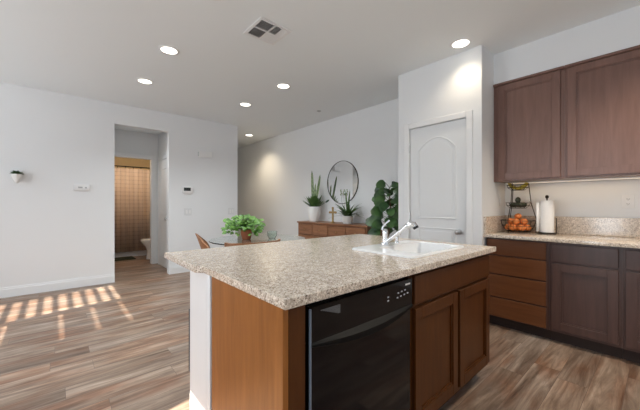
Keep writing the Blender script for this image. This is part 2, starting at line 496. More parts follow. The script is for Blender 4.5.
for (y0, y1, z0, z1) in ((DY0-0.062, DY0, 0, DZ+0.062), (DY1, DY1+0.062, 0, DZ+0.062), (DY0, DY1, DZ, DZ+0.062)):
    c_.box(XP-0.016, XP-0.0005, y0, y1, z0, z1, 0.005)
struct('door_casing', c_, M['trim'], root)
k = MB()
k.lathe_axis([(0.028, 0), (0.028, 0.006), (0.011, 0.009), (0.010, 0.032), (0.020, 0.038), (0.027, 0.048), (0.026, 0.058), (0.016, 0.066), (0.002, 0.068)], (xs, 1.385, 0.905), (-1, 0, 0))
struct('door_knob', k, M['nickel'], root)
h = MB()
for z in (0.25, 1.05, 1.83): h.tube([(XP-0.004, DY1-0.001, z-0.045), (XP-0.004, DY1-0.001, z+0.045)], 0.006)
struct('door_hinge', h, M['nickel'], root)

# soffit over the wall cabinets
struct('wall_soffit', MB().box(3.415, 3.76, -0.95, YP1, 2.425, CZ), M['wall'])

# hallway beyond the living room
w = MB(); w.box(2.58, 2.70, YL+0.12, 8.3, 0, CZ); struct('wall_hallway_left', w, M['wall'])
w = MB(); w.box(2.70, 3.76, 8.3, 8.42, 0, CZ); struct('wall_hallway_end', w, M['wall'])

# vestibule behind the doorway
w = MB(); w.box(0.35, 0.47, YL+0.12, 6.75, 0, 2.6); struct('wall_vestibule_left', w, M['wall'])
w = MB(); w.box(1.56, 1.68, YL+0.12, 6.75, 0, 2.6); struct('wall_vestibule_right', w, M['wall'])
YB = 6.75; BX0, BX1, BZ = 0.72, 1.449, 2.09
w = MB(); w.box(0.2, BX0, YB, YB+0.12, 0, 2.6); w.box(BX1, 2.3, YB, YB+0.12, 0, 2.6); w.box(BX0, BX1, YB, YB+0.12, BZ, 2.6)
struct('wall_vestibule_back', w, M['wall'])
struct('ceiling_vestibule', MB().box(0.35, 1.68, YL+0.12, YB+0.12, 2.6, 2.7), M['ceiling'])
c_ = MB()
c_.box(BX1, BX1+0.075, YB-0.016, YB-0.0005, 0, BZ+0.075, 0.004)
c_.box(BX0-0.075, BX0, YB-0.016, YB-0.0005, 0, BZ+0.075, 0.004)
c_.box(BX0, BX1, YB-0.016, YB-0.0005, BZ, BZ+0.075, 0.004)
c_.box(BX1-0.012, BX1-0.0005, YB, YB+0.12, 0, BZ)
root = struct_root('door_2', (BX1, YB, 0)); struct('door_casing', c_, M['trim'], root)
def side_door(n, xface, sgn, y0, y1):
    root = struct_root('door_%d' % n, (xface, (y0+y1)/2, 0))
    d = MB(); xa = xface + sgn*0.001
    d.box(xa, xa+sgn*0.022, y0, y1, 0.012, 2.04, 0.002)
    for (a, b_, z0, z1) in ((y0+0.12, y1-0.12, 0.2, 0.9), (y0+0.12, y1-0.12, 1.02, 1.86)):
        lp = [(a, z0), (a, z1), (b_, z1), (b_, z0), (a, z0)]
        d.tube([(xa+sgn*0.023, u, v) for u, v in lp], 0.007, seg=6, caps=False)
    struct('door_slab', d, M['door'], root)
    c_ = MB()
    for (a, b_, z0, z1) in ((y0-0.065, y0-0.003, 0, 2.11), (y1+0.003, y1+0.065, 0, 2.11), (y0-0.003, y1+0.003, 2.045, 2.11)):
        c_.box(xa, xa+sgn*0.028, a, b_, z0, z1, 0.004)
    struct('door_casing', c_, M['trim'], root)
    k = MB().lathe_axis([(0.028, 0), (0.028, 0.006), (0.011, 0.009), (0.010, 0.03), (0.026, 0.045), (0.024, 0.056), (0.002, 0.064)], (xa+sgn*0.022, y0+0.08, 0.93), (sgn, 0, 0), seg=16)
    struct('door_knob', k, M['nickel'], root)
side_door(3, 1.56, -1, 5.86, 6.58)
side_door(4, 0.47, 1, 5.86, 6.58)
# bathroom
w = MB()
w.box(0.2, 0.32, YB+0.12, 8.95, 0, 2.44); w.box(2.18, 2.3, YB+0.12, 8.95, 0, 2.44)
w.box(0.32, 2.18, 8.83, 8.95, 0, 2.44)
struct('wall_bathroom', w, M['tile'])
struct('ceiling_bathroom', MB().box(0.2, 2.3, YB+0.12, 8.95, 2.44, 2.54), M['ceiling'])

# baseboards
def baseboard(name, segs, axis):
    b_ = MB()
    for (x0, x1, y0, y1) in segs:
        b_.box(x0, x1, y0, y1, 0, 0.105, 0)
        if axis == 'x': b_.box(x0, x1, (y0+y1)/2, y1, 0.105, 0.128, 0) if y1 > y0 else None
        else: b_.box((x0+x1)/2, x1, y0, y1, 0.105, 0.128, 0)
    return struct(name, b_, M['trim'])
baseboard('baseboard_left', [(XW+0.02, 0.681, YL-0.018, YL-0.0005), (1.451, 2.70, YL-0.018, YL-0.0005)], 'x')
baseboard('baseboard_right', [(3.742, 3.7595, 2.13, 8.28)], 'y')
b_ = MB(); b_.box(0.4705, 0.486, YL+0.14, 5.79, 0, 0.12); b_.box(1.544, 1.5595, YL+0.14, 5.79, 0, 0.12)
struct('baseboard_vestibule', b_, M['trim'])
b_ = MB(); b_.box(XP-0.014, XP-0.0005, DY1+0.062, YP2, 0, 0.12); b_.box(XP-0.014, 3.74, YP2+0.0005, YP2+0.015, 0, 0.12)
struct('baseboard_pantry', b_, M['trim'])

# ================================================================== KITCHEN ISLAND
# half wall that carries the back of the island top
hw = MB()
hw.box(0.522, 2.20, 1.392, 1.62, 0, 0.8695, 0.004)
struct('wall_island', hw, M['trim'])

CT = 0.901
top = MB()
SX0, SX1, SY0, SY1 = 1.40, 2.05, 0.865, 1.315
IX0, IX1, IY0, IY1 = 0.512, 2.233, 0.745, 1.96
IXr = 0.484
# slab as one bevelled outline with the sink cut-out
def slab_with_hole(mb, outer, hole, z0, z1):
    bm = mb.bm
    x0, x1, y0, y1 = hole
    for z, flip in ((z1, False), (z0, True)):
        ov = [bm.verts.new((x, y, z)) for x, y in outer]
        hv = [bm.verts.new((x, y, z)) for x, y in ((x0, y0), (x1, y0), (x1, y1), (x0, y1))]
        es = [bm.edges.new((ov[i], ov[(i+1) % len(ov)])) for i in range(len(ov))] + [bm.edges.new((hv[i], hv[(i+1) % 4])) for i in range(4)]
        bmesh.ops.triangle_fill(bm, edges=es, use_beauty=True)
        if z == z1: o1, h1 = ov, hv
        else: o0, h0 = ov, hv
    for a, b_ in ((o0, o1), (h0, h1)):
        n = len(a)
        for i in range(n): bm.faces.new((a[i], a[(i+1) % n], b_[(i+1) % n], b_[i]))
slab_with_hole(top, [(IX0, IY0), (IX1, IY0), (IX1, IY1), (IXr, IY1), (IXr, 1.43), (IX0, 1.40)], (SX0+0.014, SX1-0.014, SY0+0.014, SY1-0.014), 0.870, CT)
o = top.build('island_countertop', M['granite'])
bv = o.modifiers.new('bevel', 'BEVEL'); bv.width = 0.003; bv.segments = 2; bv.limit_method = 'ANGLE'
tag(o, 'beige speckled granite island countertop with a drop-in white sink', 'countertop')

def shaker(mb, f, u0, u1, z0, z1, stile=0.055, t=0.021, rec=0.014):
    """door frame and recessed panel; f(u, v, w) -> xyz, w outward"""
    def bx(a, b_, c0, c1, w0, w1, bev=0.0015):
        p, q = f(a, c0, w0), f(b_, c1, w1)
        mb.box(p[0], q[0], p[1], q[1], p[2], q[2], bev)
    bx(u0, u0+stile, z0, z1, 0, t); bx(u1-stile, u1, z0, z1, 0, t)
    bx(u0+stile, u1-stile, z0, z0+stile, 0, t); bx(u0+stile, u1-stile, z1-stile, z1, 0, t)
    bx(u0+stile-0.001, u1-stile+0.001, z0+stile-0.001, z1-stile+0.001, 0, t-rec, 0)
    b2 = 0.010
    for a, b_, c0, c1 in ((u0+stile, u0+stile+b2, z0+stile, z1-stile), (u1-stile-b2, u1-stile, z0+stile, z1-stile),
                          (u0+stile+b2, u1-stile-b2, z0+stile, z0+stile+b2), (u0+stile+b2, u1-stile-b2, z1-stile-b2, z1-stile)):
        bx(a, b_, c0, c1, 0, t-rec*0.5, 0)
def slabdoor(mb, f, u0, u1, z0, z1, t=0.02):
    p, q = f(u0, z0, 0), f(u1, z1, t)
    mb.box(p[0], q[0], p[1], q[1], p[2], q[2], 0.003)

FY = 0.79   # face frame plane of the island, doors come forward of it
# end panel with the filler beside the dishwasher
end = thing('island_end_panel', 'warm brown wooden end panel at the near corner of the island, left of the dishwasher', 'cabinet panel', (0.57, 1.08, 0))
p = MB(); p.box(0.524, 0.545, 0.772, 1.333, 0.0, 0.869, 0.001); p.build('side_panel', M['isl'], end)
p = MB(); p.box(0.5455, 0.612, 0.772, 0.800, 0.0, 0.869, 0.001); p.build('filler_strip', M['isl_shade'], end)
p = MB(); p.box(0.520, 0.545, 1.348, 1.3905, 0.0, 0.869, 0.006, 2); p.build('edge_moulding', M['trim'], end)

# dishwasher
M['grilledark'] = simple('dark_grey_grille', (0.16, 0.16, 0.165), 0.4, noise=0.03)
dw = thing('dishwasher', 'glossy black built-in dishwasher in the island front', 'dishwasher', (0.93, 1.08, 0))
p = MB(); p.box(0.622, 1.238, 0.805, 1.36, 0.10, 0.855, 0.002); p.build('body', M['blacks'], dw)
fy = lambda u, v, w_: (u, FY - w_, v)
p = MB()
p.box(0.628, 1.232, 0.772, 0.804, 0.125, 0.715, 0.004); p.build('door', M['black'], dw)
p = MB()
# control fascia, its lower edge swept in a shallow arc
n = 20
pts = [(0.628, 0.846), (1.232, 0.846)]
for i in range(n+1):
    t = i/n; x = 1.232 - 0.604*t
    pts.append((x, 0.722 - 0.020*math.sin(math.pi*t)))
p.prism(pts, lambda u, v, w_: (u, 0.765 - w_, v), -0.039, 0.0)
fas = p.build('control_panel', M['black'], dw)
p = MB()
prev = []
rings = []
for i in range(n+1):
    t = i/n; x = 0.630 + 0.600*t
    zc = 0.722 - 0.020*math.sin(math.pi*t); hgt = 0.008 + 0.018*math.sin(math.pi*t)
    out = 0.004 + 0.018*math.sin(math.pi*t)
    rings.append([(x, 0.764, zc+hgt), (x, 0.764-out, zc+hgt*0.3), (x, 0.764-out, zc-hgt*0.6), (x, 0.764, zc-hgt)])
p.ring_loft(rings)
p.build('handle', M['blackh'], dw)
p = MB()
for i in range(9):
    z0 = 0.800 + i*0.0034
    p.box(0.672+0.010*(8-i), 0.765, 0.7635, 0.7652, z0, z0+0.0018)
vg = p.build('vent_grille', M['grilledark'], dw)
for x, z in ((1.045, 0.778), (1.045, 0.793), (1.112, 0.778), (1.138, 0.780), (1.164, 0.782), (1.19, 0.784), (1.118, 0.797), (1.144, 0.799), (1.170, 0.801)):
    p = MB(); p.box(x, x+0.010, 0.7635, 0.7652, z, z+0.0055); p.build('button', M['lcd_mark'], dw)
p = MB()
for i in range(6): p.box(1.178+i*0.0065, 1.1825+i*0.0065, 0.7635, 0.7652, 0.823, 0.830)
p.build('badge', M['plastic'], dw)
p = MB(); p.box(0.6245, 0.632, 0.7625, 0.7712, 0.125, 0.842, 0.002); p.build('edge_trim', M['trimblue'], dw)
p = MB(); p.box(0.63, 1.232, 0.86, 0.87, 0.0, 0.10); p.build('kick_plate', M['blacks'], dw)

# sink base cabinet
sb = thing('sink_base_cabinet', 'shade-darkened brown two-door sink cabinet in the island, right of the dishwasher', 'cabinet', (1.71, 1.08, 0))
p = MB()
p.box(1.2415, 1.26, FY, 1.385, 0.10, 0.869); p.box(2.19, 2.209, FY, 1.385, 0.10, 0.869)
p.box(1.26, 2.19, 1.37, 1.385, 0.10, 0.869); p.box(1.26, 2.19, FY, 1.37, 0.10, 0.118)
p.box(1.26, 1.30, FY, FY+0.02, 0.118, 0.869); p.box(2.15, 2.19, FY, FY+0.02, 0.118, 0.869)
p.box(1.70, 1.74, FY, FY+0.02, 0.118, 0.69); p.box(1.30, 2.15, FY, FY+0.02, 0.69, 0.72); p.box(1.30, 2.15, FY, FY+0.02, 0.845, 0.869)
p.build('body', M['isl_shade'], sb)
p = MB(); slabdoor(p, fy, 1.268, 2.185, 0.712, 0.850); p.build('false_drawer_front', M['isl_shade'], sb)
p = MB(); shaker(p, fy, 1.272, 1.712, 0.135, 0.692); p.build('door', M['isl_shade'], sb)
p = MB(); shaker(p, fy, 1.742, 2.182, 0.135, 0.692); p.build('door', M['isl_shade'], sb)
p = MB(); p.box(1.2415, 2.12, 0.86, 0.875, 0.0, 0.099); p.build('toe_kick', M['kick'], sb)

# sink
sk = thing('kitchen_sink', 'white drop-in sink set into the granite island top', 'sink', (1.72, 1.09, CT))
p = MB()
zr = CT + 0.0105
bx0, bx1, by0, by1 = 1.545, 2.015, 0.892, 1.20
bm = p.bm
def rrect(x0, x1, y0, y1, r, n=5):
    pts = []
    for cx_, cy_, a0 in ((x1-r, y1-r, 0), (x0+r, y1-r, 90), (x0+r, y0+r, 180), (x1-r, y0+r, 270)):
        for i in range(n+1):
            a = R(a0 + 90*i/n); pts.append((cx_+r*math.cos(a), cy_+r*math.sin(a)))
    return pts
def lv(x0, x1, y0, y1, r, z): return [(x, y, z) for x, y in rrect(x0, x1, y0, y1, r)]
p.ring_loft([
    lv(SX0, SX1, SY0, SY1, 0.035, CT+0.0008), lv(SX0+0.004, SX1-0.004, SY0+0.004, SY1-0.004, 0.034, zr),
    lv(SX0+0.02, SX1-0.02, SY0+0.02, SY1-0.02, 0.03, zr+0.001),
    lv(bx0-0.004, bx1+0.004, by0-0.004, by1+0.004, 0.034, zr-0.0005), lv(bx0, bx1, by0, by1, 0.03, zr-0.006),
    lv(bx0+0.008, bx1-0.008, by0+0.008, by1-0.008, 0.03, CT-0.15), lv(bx0+0.06, bx1-0.06, by0+0.06, by1-0.06, 0.04, CT-0.168)], caps=False)
f_ = [v for v in bm.verts if abs(v.co.z-(CT-0.168)) < 1e-5]
bm.faces.new(f_)
p.build('basin', M['porcelain'], sk)
p = MB().lathe([(0.045, CT-0.1675), (0.043, CT-0.165), (0.02, CT-0.166), (0.005, CT-0.1665)], (1.74, 1.06, 0)); p.build('drain', M['chrome'], sk)

# faucet
fc = thing('kitchen_faucet', 'chrome pull-out faucet rising behind the white island sink', 'faucet', (1.735, 1.268, zr))
p = MB()
FX, FYf = 1.715, 1.275
p.lathe([(0.032, zr+0.002), (0.031, zr+0.008), (0.022, zr+0.014), (0.019, zr+0.06), (0.021, zr+0.075), (0.020, zr+0.095), (0.014, zr+0.105), (0.004, zr+0.108)], (FX, FYf, 0), seg=20)
p.build('body', M['chrome'], fc)
p = MB()
p.tube([(FX, FYf-0.012, zr+0.018), (FX+0.012, FYf-0.06, zr+0.055), (FX+0.028, FYf-0.125, zr+0.108), (FX+0.035, FYf-0.155, zr+0.135)], [0.013, 0.0135, 0.014, 0.016], seg=12)
p.build('spout', M['chrome'], fc)
p = MB()
p.tube([(FX+0.035, FYf-0.155, zr+0.135), (FX+0.043, FYf-0.175, zr+0.148), (FX+0.050, FYf-0.192, zr+0.146), (FX+0.053, FYf-0.200, zr+0.130)], [0.0165, 0.020, 0.020, 0.018], seg=14)
sh_ = p.build('spray_head', M['chrome'], fc)
p = MB().tube([(FX+0.053, FYf-0.2005, zr+0.131), (FX+0.0565, FYf-0.208, zr+0.118)], [0.0185, 0.017], seg=14); p.build('nozzle', M['blacks'], sh_)
p = MB()
p.tube([(FX-0.018, FYf+0.01, zr+0.10), (FX-0.017, FYf+0.006, zr+0.12), (FX-0.004, FYf-0.01, zr+0.145), (FX+0.014, FYf-0.025, zr+0.165)], [0.010, 0.007, 0.006, 0.007], seg=10)
p.build('lever', M['chrome'], fc)
sd = thing('soap_dispenser', 'small chrome soap dispenser standing right of the faucet', 'soap dispenser', (1.84, 1.265, zr))
p = MB(); p.lathe([(0.02, zr+0.001), (0.019, zr+0.008), (0.011, zr+0.012), (0.010, zr+0.045)], (1.84, 1.265, 0), seg=14); p.build('body', M['chrome'], sd)
p = MB(); p.tube([(1.84, 1.265, zr+0.045), (1.84, 1.265, zr+0.058), (1.842, 1.235, zr+0.060)], [0.008, 0.008, 0.005]); p.build('pump', M['chrome'], sd)

# dark bar on the back of the half wall
o = MB(); o.box(0.524, 0.539, 1.6205, 1.645, 0.315, 0.640, 0.003)
tag(o.build('wall_bar', M['blacks']), 'slim black upright bar on the white half wall under the island overhang', 'bar')

# ================================================================== KITCHEN CABINET RUN
XC = 3.205
fx2 = lambda u, v, w_: (XC - w_, u, v)
def base_unit(name, label, y0, y1, kind):
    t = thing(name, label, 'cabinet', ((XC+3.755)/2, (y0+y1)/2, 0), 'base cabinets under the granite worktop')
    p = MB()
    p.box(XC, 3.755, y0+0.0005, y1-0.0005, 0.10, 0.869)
    p.build('body', M['cab_shade'], t)
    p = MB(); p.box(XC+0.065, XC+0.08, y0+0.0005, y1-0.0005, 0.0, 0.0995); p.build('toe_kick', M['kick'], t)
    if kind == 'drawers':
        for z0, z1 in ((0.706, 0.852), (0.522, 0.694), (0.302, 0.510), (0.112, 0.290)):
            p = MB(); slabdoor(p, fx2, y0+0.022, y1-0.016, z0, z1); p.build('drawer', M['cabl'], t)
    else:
        p = MB(); slabdoor(p, fx2, y0+0.018, y1-0.020, 0.702, 0.850); p.build('drawer', M['cab_shade'], t)
        p = MB(); shaker(p, fx2, y0+0.018, y1-0.020, 0.125, 0.685, 0.062); p.build('door', M['cab_shade'], t)
    return t
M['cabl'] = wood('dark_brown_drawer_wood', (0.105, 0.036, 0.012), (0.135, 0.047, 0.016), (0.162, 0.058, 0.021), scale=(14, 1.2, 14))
base_unit('drawer_cabinet', 'dark brown base cabinet with four stacked drawers beside the pantry wall', 0.650, 1.1595, 'drawers')
base_unit('base_cabinet', 'dark brown base cabinet with a drawer over one whole door, right of the four-drawer unit', 0.205, 0.650, 'door')
base_unit('base_cabinet', 'dark brown base cabinet cut by the right edge of the photo', -0.30, 0.205, 'door')
ctb = thing('kitchen_countertop', 'long speckled granite worktop with backsplash under the wall cabinets', 'countertop', (3.44, 0.4, 0.87))
p = MB(); p.box(3.140, 3.7595, -0.33, 1.1645, 0.870, CT, 0.003, 2); p.build('worktop', M['granite'], ctb)
p = MB(); p.box(3.738, 3.7595, -0.33, 1.1645, CT+0.0003, 1.068, 0.002); p.box(3.145, 3.738, 1.143, 1.1645, CT+0.0003, 1.068, 0.002)
p.build('backsplash', M['granite'], ctb)

# wall cabinets
XU = 3.42
fx3 = lambda u, v, w_: (XU - w_, u, v)
def wall_unit(label, y0, y1, doors):
    t = thing('wall_cabinet', label, 'cabinet', ((XU+3.755)/2, (y0+y1)/2, 1.42), 'wall cabinets over the worktop')
    p = MB(); p.box(XU, 3.7595, y0+0.0005, y1-0.0005, 1.42, 2.424)
    p.box(XU-0.002, XU, y0+0.0005, y1-0.0005, 1.42, 2.424)
    p.build('body', M['cab'], t)
    for a, b_ in doors:
        p = MB(); shaker(p, fx3, a, b_, 1.435, 2.395, 0.062); p.build('door', M['cab'], t)
    p = MB(); p.box(XU-0.028, XU-0.0025, y0+0.0005, y1-0.0005, 2.399, 2.424, 0.004); p.build('top_rail', M['cab'], t)
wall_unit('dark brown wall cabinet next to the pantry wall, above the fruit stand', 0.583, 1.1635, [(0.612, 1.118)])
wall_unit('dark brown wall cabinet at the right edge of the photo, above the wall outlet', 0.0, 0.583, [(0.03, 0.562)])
us = thing('under_cabinet_light', 'slim warm light strip fixed under the wall cabinets', 'light', (3.60, 0.58, 1.41))
p = MB(); p.box(3.62, 3.66, 0.08, 1.12, 1.4085, 1.4195, 0.002); p.build('housing', M['plastic'], us)
p = MB(); p.box(3.625, 3.655, 0.09, 1.11, 1.405, 1.4083); p.build('lens', M['strip'], us)
la = area('strip_lamp', (3.64, 0.6, 1.402), (0, 0, -1), 0.03, 1.0, 0.45, (1.0, 0.68, 0.34))
la.rotation_euler = (0, 0, 0)

# outlets and switches
def plate(name, label, cat, c, axis, wdt, hgt, kind='outlet', group=None, m='plastic'):
    t = thing(name, label, cat, c, group)
    def bx(mb, u0, u1, v0, v1, w0, w1, bev=0.0):
        if axis == 'x': mb.box(c[0]-w1, c[0]-w0, c[1]+u0, c[1]+u1, c[2]+v0, c[2]+v1, bev)
        else: mb.box(c[0]+u0, c[0]+u1, c[1]-w1, c[1]-w0, c[2]+v0, c[2]+v1, bev)
    p = MB(); bx(p, -wdt/2, wdt/2, -hgt/2, hgt/2, 0.0005, 0.006, 0.002); p.build('plate', M[m], t)
    if kind == 'outlet':
        for dz in (-0.021, 0.021):
            p = MB(); bx(p, -0.016, 0.016, dz-0.013, dz+0.013, 0.006, 0.0085, 0.001); r_ = p.build('socket', M['plastic'], t)
            p = MB(); bx(p, -0.008, -0.005, dz-0.004, dz+0.006, 0.0084, 0.009); bx(p, 0.005, 0.008, dz-0.004, dz+0.006, 0.0084, 0.009); bx(p, -0.003, 0.003, dz-0.010, dz-0.006, 0.0084, 0.009); p.build('slot', M['darkscreen'], r_)
    else:
        n_ = 2 if wdt > 0.1 else 1
        for i in range(n_):
            u = (i-(n_-1)/2)*0.05
            p = MB(); bx(p, u-0.016, u+0.016, -0.033, 0.033, 0.006, 0.0095, 0.002); p.build('rocker', M['plastic'], t)
    return t
plate('wall_outlet', 'white double outlet on the kitchen wall above the backsplash, right of the paper towels', 'outlet', (3.7595, 0.203, 1.213), 'x', 0.078, 0.118)
plate('wall_outlet', 'white outlet on the kitchen wall just behind the fruit stand', 'outlet', (3.7595, 0.925, 1.195), 'x', 0.078, 0.118)
plate('wall_switch', 'small pale switch on the pantry side wall under the wall cabinet', 'switch', (3.62, 1.1645, 1.235), 'y', 0.075, 0.118, 'switch')
plate('wall_switch', 'white double switch plate under the thermostat', 'switch', (1.762, YL-0.0005, 1.06), 'y', 0.125, 0.125, 'switch', m='wallplate') if False else None
M['wallplate'] = simple('painted_switch_plate', (0.70, 0.71, 0.72), 0.45, noise=0.01)
plate('wall_switch', 'pale double switch plate under the thermostat', 'switch', (1.762, YL-0.0005, 1.06), 'y', 0.125, 0.125, 'switch', m='wallplate')
plate('wall_switch', 'pale double switch plate at the end of the wall beside the hallway', 'switch', (2.57, YL-0.0005, 1.06), 'y', 0.125, 0.125, 'switch', m='wallplate')

# ================================================================== ON THE KITCHEN WORKTOP
# three-tier fruit stand
FX0, FY0 = 3.56, 0.985
fs = thing('fruit_stand', 'three-tier dark wire fruit stand in the corner of the kitchen worktop', 'fruit stand', (FX0, FY0, CT))
tiers = [(0.155, 0.105, 0.915, 1.025), (0.108, 0.070, 1.150, 1.205), (0.098, 0.06, 1.335, 1.385)]
for (r1, r0, z0, z1) in tiers:
    p = MB()
    for rr, zz in ((r1, z1), ((r1+r0)/2+0.012, (z0+z1)/2), (r0, z0)):
        p.tube([(FX0+rr*math.cos(a), FY0+rr*math.sin(a), zz) for a in [2*math.pi*i/28 for i in range(29)]], 0.0028, seg=6, caps=False)
    for i in range(12):
        a = 2*math.pi*i/12; ca, sa = math.cos(a), math.sin(a)
        p.tube([(FX0+r1*ca, FY0+r1*sa, z1), (FX0+((r1+r0)/2+0.012)*ca, FY0+((r1+r0)/2+0.012)*sa, (z0+z1)/2), (FX0+r0*ca, FY0+r0*sa, z0), (FX0, FY0, z0-0.001)], 0.0016, seg=5)
    p.build('basket', M['iron'], fs)
for i in range(3):
    a = 2*math.pi*i/3 + 0.75; ca, sa = math.cos(a), math.sin(a)
    p = MB(); p.tube([(FX0+0.150*ca, FY0+0.150*sa, 0.904), (FX0+0.157*ca, FY0+0.157*sa, 1.025), (FX0+0.110*ca, FY0+0.110*sa, 1.205), (FX0+0.090*ca, FY0+0.090*sa, 1.400)], 0.004, seg=7)
    p.build('upright', M['iron'], fs)
# fruit
def orange(loc, r, label):
    o = thing('orange', label, 'orange', loc, 'oranges in the bottom basket')
    p = MB(); p.sphere(loc, r, (1, 1, 0.93), seg=18); p.build('peel', M['orange'], o)
    p = MB(); p.lathe([(0.004, 0), (0.003, 0.002), (0.0005, 0.003)], (loc[0], loc[1], loc[2]+r*0.925), seg=8); p.build('stem_end', M['leaf'], o)
    return o
lab = 'round orange in the bottom basket of the wire fruit stand'
k = 0
for i in range(7):
    a = 2*math.pi*i/7+0.2
    orange((FX0+0.083*math.cos(a), FY0+0.083*math.sin(a), 0.955), 0.0345, lab)
orange((FX0, FY0, 0.951), 0.0345, lab)
for i in range(5):
    a = 2*math.pi*i/5+0.6
    orange((FX0+0.062*math.cos(a), FY0+0.062*math.sin(a), 1.014), 0.0345, lab)
orange((FX0+0.002, FY0, 1.066), 0.033, lab)
for i in range(5):
    a = 2*math.pi*i/5+0.3
    loc = (FX0+0.05*math.cos(a), FY0+0.05*math.sin(a), 1.184)
    p = MB(); p.lathe([(0.002, -0.042), (0.018, -0.036), (0.026, -0.014), (0.024, 0.008), (0.015, 0.03), (0.002, 0.042)], (0, 0, 0), seg=14)
    for v in p.bm.verts:
        x, y, z = v.co
        v.co = Vector((loc[0] - z*math.sin(a), loc[1] + z*math.cos(a), loc[2] + x)) + Vector((math.cos(a), math.sin(a), 0))*y
    tag(p.build('avocado', M['avocado']), 'dark green avocado in the middle basket of the fruit stand', 'avocado', 'avocados in the middle basket')
p = MB(); p.lathe([(0.002, -0.026), (0.020, -0.022), (0.027, 0), (0.02, 0.022), (0.002, 0.034)], (FX0, FY0, 1.232), seg=14)
tag(p.build('avocado', M['avocado']), 'dark avocado standing on top of the others in the middle basket', 'avocado', 'avocado on top of the middle basket')
for i in range(4):
    a0 = -0.3 + i*0.10
    p = MB(); pts = []; rad = []
    for j in range(9):
        t = j/8; a = R(200+140*t)
        pts.append((FX0-0.03+i*0.022, FY0+0.085*math.cos(a), 1.442+0.085*math.sin(a)-0.0+0.004*i*0))
        rad.append(0.014*math.sin(math.pi*(0.12+0.76*t))**0.5 if 0 < j < 8 else 0.005)
    p.tube(pts, rad, seg=8)
    for v in p.bm.verts: v.co.z += -0.004
    tag(p.build('banana', M['banana']), 'yellow-green banana curved in the top basket of the fruit stand', 'banana', 'bananas in the top basket')

# paper towels
TX, TY = 3.60, 0.750
th = thing('paper_towel_holder', 'dark metal paper towel holder on the worktop right of the fruit stand', 'paper towel holder', (TX, TY, CT))
p = MB(); p.lathe([(0.075, CT+0.0008), (0.075, CT+0.008), (0.065, CT+0.013), (0.01, CT+0.014)], (TX, TY, 0)); p.build('base', M['iron'], th)
p = MB(); p.tube([(TX, TY, CT+0.012), (TX, TY, 1.245)], 0.006); p.build('rod', M['iron'], th)
p = MB(); p.lathe([(0.004, 1.243), (0.012, 1.250), (0.016, 1.262), (0.012, 1.274), (0.003, 1.280)], (TX, TY, 0), seg=16); p.build('finial', M['iron'], th)
p = MB(); p.tube([(TX-0.02, TY-0.076, CT+0.010), (TX-0.02, TY-0.078, 1.05), (TX-0.02, TY-0.076, 1.06)], 0.004); p.build('side_arm', M['iron'], th)
pr = thing('paper_towel_roll', 'white roll of paper towels on the dark holder', 'paper towels', (TX, TY, CT+0.016))
p = MB(); p.lathe([(0.021, CT+0.016), (0.056, CT+0.016), (0.057, CT+0.02), (0.057, 1.222), (0.056, 1.226), (0.021, 1.226), (0.021, CT+0.016)], (TX, TY, 0), seg=32, caps=False); p.build('roll', M['paper'], pr)
p = MB()
pts = [(TX-0.03, TY+0.052), (TX-0.05, TY+0.060), (TX-0.065, TY+0.072)]
a_ = [p.bm.verts.new((x, y, 0.925)) for x, y in pts]; b_ = [p.bm.verts.new((x, y, 1.205)) for x, y in pts]
for i in range(2): p.bm.faces.new((a_[i], a_[i+1], b_[i+1], b_[i]))
o = p.build('loose_sheet', M['paper'], pr); sm = o.modifiers.new('thickness', 'SOLIDIFY'); sm.thickness = 0.002

# ================================================================== ON THE LEFT WALL
YW = YL - 0.0005
t = thing('thermostat', 'white thermostat with a dark display beside the doorway', 'thermostat', (1.755, YW, 1.45))
p = MB(); p.box(1.665, 1.845, YW-0.024, YW, 1.39, 1.50, 0.006, 2); p.build('body', M['plastic'], t)
p = MB(); p.box(1.685, 1.80, YW-0.0262, YW-0.0242, 1.428, 1.486); p.build('display', M['darkscreen'], t)
p = MB(); p.box(1.70, 1.81, YW-0.014, YW, 1.362, 1.388, 0.003); p.build('lower_cover', M['plastic'], t)
t = thing('security_keypad', 'small white alarm keypad on the wall left of the doorway', 'keypad', (0.30, YW, 1.43))
p = MB(); p.box(0.195, 0.375, YW-0.022, YW, 1.388, 1.478, 0.006, 2); p.build('body', M['plastic'], t)
p = MB(); p.box(0.245, 0.295, YW-0.0242, YW-0.0222, 1.422, 1.444); p.build('display', M['greyplastic'], t)
p = MB(); p.box(0.322, 0.345, YW-0.0242, YW-0.0222, 1.42, 1.442); p.build('button', M['greyplastic'], t)
t = thing('door_chime', 'white rectangular door chime box high on the wall above the thermostat', 'door chime', (2.055, YW, 2.10))
p = MB(); p.box(1.935, 2.175, YW-0.05, YW, 2.045, 2.155, 0.008, 2); p.build('cover', M['plastic'], t)
p = MB(); p.box(1.93, 1.934, YW-0.04, YW-0.005, 2.06, 2.14); p.build('side_grille', M['greyplastic'], t)
t = thing('wall_planter', 'small white pointed wall planter with a dark green succulent near the left edge', 'planter', (-0.372, YW-0.05, 1.54))
p = MB(); p.lathe([(0.003, 1.462), (0.02, 1.475), (0.048, 1.54), (0.056, 1.578), (0.052, 1.578), (0.04, 1.55), (0.004, 1.545)], (-0.372, YW-0.058, 0), seg=8); p.build('pot', M['pot'], t)
p = MB()
for i in range(26):
    a = random.uniform(0, 6.28); e = random.uniform(0.2, 1.6)
    p.blade((-0.372, YW-0.058, 1.572), (math.cos(a), math.sin(a)*0.8, e), 0.070, 0.034, droop=0.5, n=4, thick=0.3)
p.build('foliage', M['leafdark'], t)

